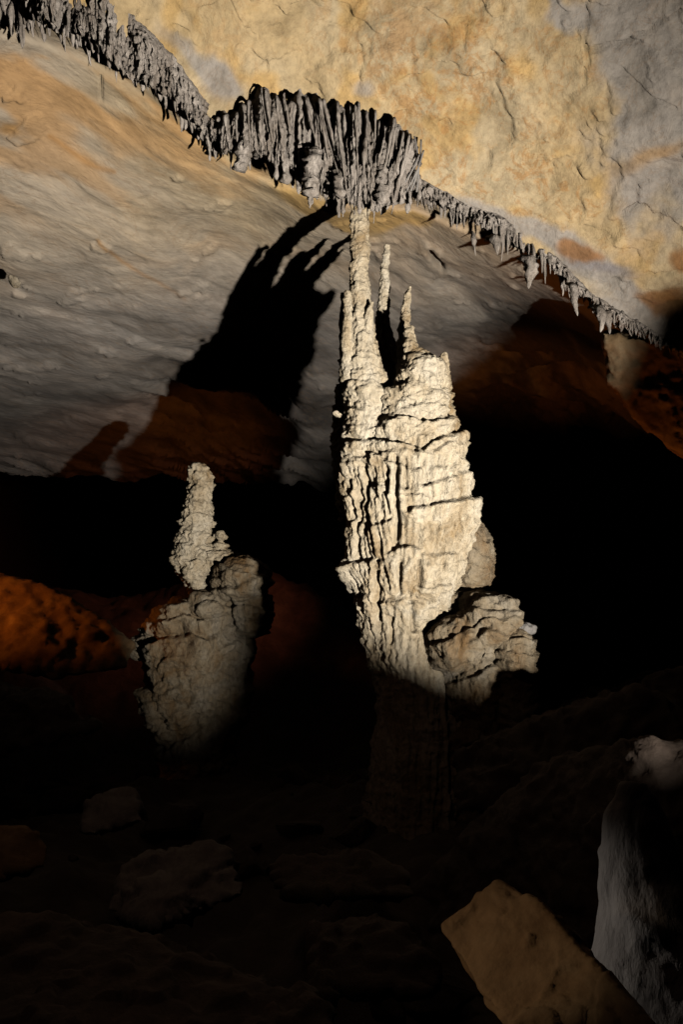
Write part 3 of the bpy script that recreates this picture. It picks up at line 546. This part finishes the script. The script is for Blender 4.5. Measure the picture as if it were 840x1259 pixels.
for i in range(38):                                                 # knobbly lower tier
    x = 255 + 258 * (i + rs.uniform(-.6, .6)) / 37; yb = np.interp(x, [250, 290, 320, 340, 365, 395, 440, 500, 520], [182, 205, 200, 215, 240, 262, 262, 255, 225]) + rs.uniform(-20, 8)
    yt = ctop(x) + (yb - ctop(x)) * rs.uniform(.3, .7)
    dt = cd(x, ctop(x)) + rs.uniform(-.05, .3)
    hang('drapery_fold', x, yt, max(14, yb - yt), rs.uniform(1.8, 4.6), dt, (rs.uniform(-4, 4), .1), parent=cur, fin=1.3, seed=420 + i, blunt=rs.uniform(.3, .6), rough=.6, n=14, knobby=.9)
# knobbly hanging cylinders that stand out below the curtain
for i, (x, y, L_, w_, d_, lb) in enumerate([(299, 166, 47, 9, 9.3, 'short thick knobbly stalactite left of the curtain, pale and rounded'), (384, 185, 62, 8.0, 9.35, 'long knobbly stalactite under the middle of the curtain'),
                                        (352, 190, 38, 6, 9.5, 'stubby stalactite at the left underside of the curtain'), (418, 205, 42, 7.5, 9.5, 'stubby stalactite just left of the column top'), (470, 205, 52, 7, 9.6, 'blunt stalactite just right of the column top')]):
    tag(hang('stalactite', x, y, L_, w_, d_, (0, 0), seed=500 + i, blunt=.7, rough=.4, n=16, knobby=.8), lb, 'stalactite', 'knobbly stalactites under the curtain')
# thin pale calcite ribs at the right rim of the curtain
for i, (x0, y0, x1, y1) in enumerate([(518, 172, 505, 235), (521, 185, 492, 246), (516, 190, 478, 250), (510, 168, 512, 236)]):
    V, F = loft([(x0 + (x1 - x0) * t + 4 * math.sin(3 * t), y0 + (y1 - y0) * t, 1.2, 9.72 + .12 * t, 1.2) for t in np.linspace(0, 1, 14)], 8)
    mesh_obj('pale_rib', V, F, M_wet, cur)
# fused fringes along the drip line
tag(drape('flowstone_fringe', -40, 256, lambda x: edge_y(x) - np.interp(x, [-40, 20, 70, 110, 160, 205, 235, 256], [14, 20, 54, 64, 62, 52, 34, 14]), lambda x: edge_y(x) + 7, M_grey, out=.12, hem=15, seed=31, clump=.24, ns=90, knob=.07),
    'knobbly grey flowstone fringe running from the curtain to the top left corner', 'flowstone fringe')
tag(drape('flowstone_fringe', 500, 860, lambda x: edge_y(x) - np.interp(x, [500, 560, 640, 700, 760, 850], [20, 13, 13, 16, 14, 10]), lambda x: edge_y(x) + 3, M_grey, out=.05, hem=10, seed=37, clump=.10, ns=50, knob=.05),
    'thin pale grey flowstone fringe descending from the curtain to the right edge', 'flowstone fringe')
# fringes of individual stalactites
for i in range(170):
    x = -15 + 277 * (i + rs.uniform(-.5, .5)) / 169; k = rs.uniform(0, 1) ** .7
    yl = np.interp(x, [-20, 20, 60, 110, 160, 200, 235, 262], [-30, -2, 8, 34, 66, 94, 132, 152]); up = np.interp(x, [-20, 20, 100, 150, 200, 262], [6, 8, 42, 52, 40, 6])
    y = yl + 6 - up * k; dd = cd(x, y) + .06
    cl = .35 + 2.4 * abs(float(perlin(np.array([[x * .035, k * 1.3, 3.1]]), 4)[0])); L_ = rs.uniform(14, 34) * (.7 + .5 * k) * cl + 6
    tag(hang('stalactite', x, y, L_, rs.uniform(1.5, 4.2) * (1 + .6 * (rs.uniform() > .85)), dd - .1 * rs.uniform(), (rs.uniform(-4, 5), rs.uniform(0, .25)), seed=600 + i, blunt=rs.uniform(.12, .6), rough=.6, fin=rs.uniform(1, 2.6), knobby=rs.uniform(.3, 1.1)),
        'short grey knobbly stalactite in the crowded fringe %s' % ('at the top left corner' if x < 110 else 'between the top left corner and the curtain'), 'stalactite', 'stalactites crowding the top left ledge' if x < 110 else 'stalactites between top left corner and curtain')
for i in range(120):
    x = 505 + 325 * (i + rs.uniform(-.5, .5)) / 119
    y = np.interp(x, [505, 560, 620, 680, 730, 790, 850], [234, 256, 276, 320, 362, 400, 432]) - rs.uniform(0, 8)
    L_ = rs.uniform(8, 24) * (.5 + 2.2 * abs(float(perlin(np.array([[x * .05, 1.5, 3.1]]), 4)[0]))) * np.interp(x, [505, 600, 640, 700, 760, 830], [.8, .9, 1.3, 1.2, .9, .5])
    a = 'beside the curtain' if x < 620 else 'far right of the curtain'
    tag(hang('stalactite', x, y, L_, rs.uniform(1.6, 3.6), cd(x, y) - rs.uniform(0, .12), (rs.uniform(-2, 2), rs.uniform(0, .1)), seed=800 + i, blunt=.15, rough=.35, fin=1.3, knobby=.4),
        'small pale grey stalactite in the thin fringe %s' % a, 'stalactite', 'stalactites in the fringe ' + a)
for i, (x, y, L_, w_, lb) in enumerate([(583, 285, 32, 3, 'slender pointed stalactite right of the spires, longest of the thin fringe there'), (651, 318, 40, 9, 'ragged wide stalactite hanging above the dark hollow'), (707, 350, 42, 5.5, 'long white-tipped stalactite at the right fringe'), (740, 380, 30, 8, 'broad blunt stalactite near the right rock fin'), (750, 385, 27, 6, 'broad stalactite last before the right rock fin'), (610, 292, 24, 7, 'dark stubby stalactite in the middle of the right fringe')]):
    tag(hang('stalactite', x, y, L_, w_, 9.8, (0, 0), seed=960 + i, blunt=.1, rough=.4, n=14, knobby=.6), lb, 'stalactite', 'larger stalactites on the right')
# small nub on the left wall
nb = formation('small_rock', [ball(17, 346, 7, 6, 10.95, .12)], .012, M_stal, None, lambda P, N, px, py: fbm(P * 9, 2, 5) * .04, 1)
tag(nb, 'small brown rock knob stuck on the pale left ceiling slope', 'rock')
# ------------------------------------------------------------------ broken blocks
def block(name, pts, vox, mat, label, cat='boulder', amp=.06, group=None, sm=2, seed=0, fs=1.3):
    """convex block from hull points (px,py,d) or world points"""
    bm = bmesh.new()
    for p in pts: bm.verts.new(at(*p))
    bmesh.ops.convex_hull(bm, input=bm.verts)
    for v in [v for v in bm.verts if not v.link_faces]: bm.verts.remove(v)
    bm.verts.index_update(); bm.verts.ensure_lookup_table()
    V = np.array([v.co[:] for v in bm.verts]); F = [tuple(v.index for v in f.verts) for f in bm.faces]; bm.free()
    P, N, FF = remesh(V, F, vox, sm)
    rg = billow(P * fs, 5, seed + 1); st_ = smooth(-.03, .03, fbm(P * fs * 1.1, 4, seed + 6)) + .7 * smooth(-.03, .03, fbm(P * fs * 2.2, 3, seed + 8) - .2)
    d = -rg * amp * .7 + fbm(P * 6, 4, seed + 4) * amp * .4 + amp * .3 + st_ * amp * .55
    o = mesh_obj(name, P + N * d[:, None], FF, mat); tag(o, label, cat, group); return o
def plane(p3, pts):
    M = np.array([[p[0], p[1], 1] for p in p3], float); k = np.linalg.solve(M, [1 / p[2] for p in p3]); return [(x, y, 1 / (k[0] * x + k[1] * y + k[2])) for x, y in pts]
def wedge(front, thick, inset=.9):
    cx = sum(p[0] for p in front) / len(front); cy = sum(p[1] for p in front) / len(front)
    return list(front) + [(cx + (x - cx) * inset, cy + (y - cy) * inset, d + thick) for x, y, d in front]
def slab(front, thick, seed=0):
    """front face given in pixels+distance; back face pushed away"""
    out = list(front)
    for (x, y, d) in front: out.append((420 + (x - 420) * d / (d + thick), 629.5 + (y - 629.5) * d / (d + thick) + 4, d + thick))
    return out
block('rock_fin', wedge(plane([(742, 405, 10.9), (840, 405, 10.3), (845, 560, 10.9)], [(742, 408), (752, 468), (775, 502), (800, 528), (845, 562), (960, 650), (1000, 500), (840, 425), (790, 418)]), 1.6), .04, M_ochre, 'dark orange rock fin slanting down at the right edge below the stalactites', 'rock wall', .06, seed=5)
block('boulder', wedge(plane([(541, 1138, 2.7), (612, 1084, 2.72), (800, 1259, 2.1)], [(612, 1082), (640, 1096), (678, 1124), (704, 1152), (745, 1200), (800, 1259), (850, 1330), (700, 1340), (652, 1268), (588, 1215), (562, 1170), (541, 1138), (575, 1124)]), .16), .010, M_ochre, 'flat brown slab tilted in the lower right foreground', 'boulder', .026, seed=9, sm=1, fs=2.2)
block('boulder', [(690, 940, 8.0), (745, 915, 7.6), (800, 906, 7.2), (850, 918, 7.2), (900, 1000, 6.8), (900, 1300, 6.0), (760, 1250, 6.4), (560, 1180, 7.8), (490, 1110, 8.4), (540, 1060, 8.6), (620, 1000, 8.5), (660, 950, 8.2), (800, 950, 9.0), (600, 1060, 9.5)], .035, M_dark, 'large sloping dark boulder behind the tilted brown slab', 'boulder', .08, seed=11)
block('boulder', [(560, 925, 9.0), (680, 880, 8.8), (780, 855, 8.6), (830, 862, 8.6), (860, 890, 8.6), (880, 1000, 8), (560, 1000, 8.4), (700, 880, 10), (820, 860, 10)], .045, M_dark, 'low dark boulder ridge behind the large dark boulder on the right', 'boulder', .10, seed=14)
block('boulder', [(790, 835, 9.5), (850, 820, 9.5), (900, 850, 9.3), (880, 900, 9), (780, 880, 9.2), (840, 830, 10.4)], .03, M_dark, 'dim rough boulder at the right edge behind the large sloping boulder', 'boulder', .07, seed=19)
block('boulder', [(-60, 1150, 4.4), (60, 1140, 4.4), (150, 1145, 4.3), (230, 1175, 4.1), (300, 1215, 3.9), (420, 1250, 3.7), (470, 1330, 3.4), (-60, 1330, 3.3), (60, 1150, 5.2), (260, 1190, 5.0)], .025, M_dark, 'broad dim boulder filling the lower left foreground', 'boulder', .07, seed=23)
block('boulder', [(-40, 1010, 6.6), (30, 1015, 6.5), (62, 1045, 6.4), (55, 1068, 6.3), (-40, 1090, 6.2), (20, 1030, 7.2)], .03, M_ochre, 'brown block at the left edge above the lower left boulder', 'boulder', .06, seed=26)
block('boulder', [(150, 1090, 6.0), (190, 1060, 6.1), (240, 1045, 6.1), (280, 1050, 6.0), (300, 1100, 5.7), (180, 1140, 5.6), (130, 1120, 5.8), (230, 1060, 6.9)], .02, M_wet, 'rough low boulder with a pale crumbly top left of centre', 'boulder', .09, seed=29)
block('boulder', [(95, 1000, 7.6), (115, 978, 7.6), (165, 975, 7.6), (180, 1010, 7.3), (100, 1030, 7.3), (140, 985, 8.3)], .03, M_wet, 'small grey boulder below the left stalagmite', 'boulder', .06, seed=32)
block('boulder', [(330, 1070, 7.4), (380, 1052, 7.5), (450, 1052, 7.5), (500, 1075, 7.3), (520, 1110, 6.9), (350, 1110, 6.9), (430, 1058, 8.3)], .04, M_dark, 'dark angular boulder in front of the column foot', 'boulder', .08, seed=35)
block('boulder', [(380, 1150, 5.4), (440, 1130, 5.5), (520, 1150, 5.3), (545, 1220, 4.9), (370, 1230, 4.9), (450, 1140, 6.2)], .03, M_dark, 'dark boulder left of the tilted brown slab', 'boulder', .08, seed=38)
# pale grey stalagmite foot at the far right, lit on its left flank
fs = formation('flowstone_post', [loft([(778, 962, 14, 3.0, 1), (782, 1000, 32, 3.0, 1), (794, 1080, 50, 2.95, 1), (806, 1150, 62, 2.9, 1), (815, 1200, 80, 2.85, 1), (820, 1300, 120, 2.8, 1), (820, 1900, 200, 2.8, 1)], 24)], .014, M_wet, None,
               lambda P, N, px, py: flow_disp(P, N, .010, .006, .012, 133, .3) + fbm(P * 3, 3, 4) * .03, 2)
tag(fs, 'thick grey flowstone post at the lower right edge, pale on its left side', 'flowstone post')
# orange bank on the left, seen past the stalagmite
block('boulder', [(-120, 690, 13.4), (0, 708, 13.2), (60, 728, 13.0), (120, 762, 12.8), (163, 795, 12.6), (158, 822, 12.2), (60, 835, 11.9), (0, 800, 12.0), (-120, 780, 12), (0, 720, 14.5), (140, 800, 13.8)], .05, M_ochre, 'orange-lit sloping rock at the left edge beyond the stalagmite', 'boulder', .12, seed=41, fs=.45)
block('boulder', [(-200, 830, 11.0), (0, 845, 10.8), (80, 860, 10.6), (130, 900, 10.2), (-200, 960, 10), (0, 850, 12)], .05, M_dark, 'dark boulder under the orange-lit rock at the left edge', 'boulder', .12, seed=44)
# unseen ridge added by the flood lamp, its crest shaped to cut the beam
def near(P, t): return LP + (P - LP) * t
cut = [(-1600, -150, 5), (-700, 130, 6), (-300, 310, 8), (-60, 560, 11), (60, 620, 12), (120, 600, 12.4), (148, 745, 13.2), (160, 880, 13.4), (215, 925, 13), (255, 885, 13), (300, 825, 13), (345, 780, 13), (420, 765, 10), (500, 785, 10), (560, 815, 9.9), (612, 832, 9.8), (650, 795, 9.7), (500, 520, 18), (600, 455, 16), (680, 395, 13.5), (760, 345, 11), (840, 330, 10), (1000, 330, 9)]
def lamp_blocker():
    n = len(cut); V = []; F = []
    tops = [near(at(x, y, d), .24) for x, y, d in cut]
    for p in tops:
        g = p - LP; h = np.array([g[0], g[1], 0]); h /= np.linalg.norm(h)
        lo = np.array([p[0], p[1], LP[2] - 1.1]); V += [p, p + h * .35 - np.array([0, 0, .12]), lo + h * .6, lo - h * .1]
    for j in range(n - 1):
        a = j * 4; b = a + 4
        for k in range(4): F.append((a + k, b + k, b + (k + 1) % 4, a + (k + 1) % 4))
    F.append((3, 2, 1, 0)); F.append(tuple((n - 1) * 4 + k for k in range(4)))
    P, N, FF = remesh(np.array(V), F, .03, 1)
    P = P + N * (fbm(P * 4, 3, 77) * .035)[:, None]
    tag(mesh_obj('boulder', P, FF, M_dark), 'unseen added rock ridge that blocks the flood lamp, outside the right edge', 'boulder')
lamp_blocker()
# loose rubble on the floor
protos = []
for k in range(5):
    r2 = np.random.RandomState(900 + k); pts = r2.normal(size=(14, 3)); pts /= np.linalg.norm(pts, axis=1)[:, None]; pts *= np.array([1, .8, .55]) * r2.uniform(.8, 1.1, (14, 1))
    bm = bmesh.new()
    for p in pts: bm.verts.new(p)
    bmesh.ops.convex_hull(bm, input=bm.verts)
    for v in [v for v in bm.verts if not v.link_faces]: bm.verts.remove(v)
    bmesh.ops.bevel(bm, geom=list(bm.edges), offset=.06, segments=1, affect='EDGES'); bmesh.ops.triangulate(bm, faces=bm.faces); bmesh.ops.subdivide_edges(bm, edges=bm.edges, cuts=2, use_grid_fill=True)
    bm.verts.index_update(); V = np.array([v.co[:] for v in bm.verts]); F = [tuple(v.index for v in f.verts) for f in bm.faces]; bm.free()
    V = V * (1 + .12 * fbm(V * 1.7, 3, k))[:, None]
    protos.append((V, F))
r3 = np.random.RandomState(44); meshes = {}
for i in range(130):
    y = r3.uniform(3.6, 15) ; x = r3.uniform(-.42, .42) * y; sc_ = r3.uniform(.05, .3) * (.6 + y / 16) * r3.choice([.5, 1, 1.3])
    z = float(ground_z(np.array([x]), np.array([y]))[0])
    k = i % 5
    if k not in meshes: o = mesh_obj('loose_rock', protos[k][0], protos[k][1], M_dark, shade=False); meshes[k] = o
    else: o = meshes[k].copy(); COL.objects.link(o)
    o.location = (x, y, z + sc_ * .15); o.scale = (sc_, sc_, sc_); o.rotation_euler = (r3.uniform(-.4, .4), r3.uniform(-.4, .4), r3.uniform(0, 6.28))
    tag(o, 'loose dark rubble rock lying on the unlit cave floor', 'rock', 'loose rocks on the dark floor')
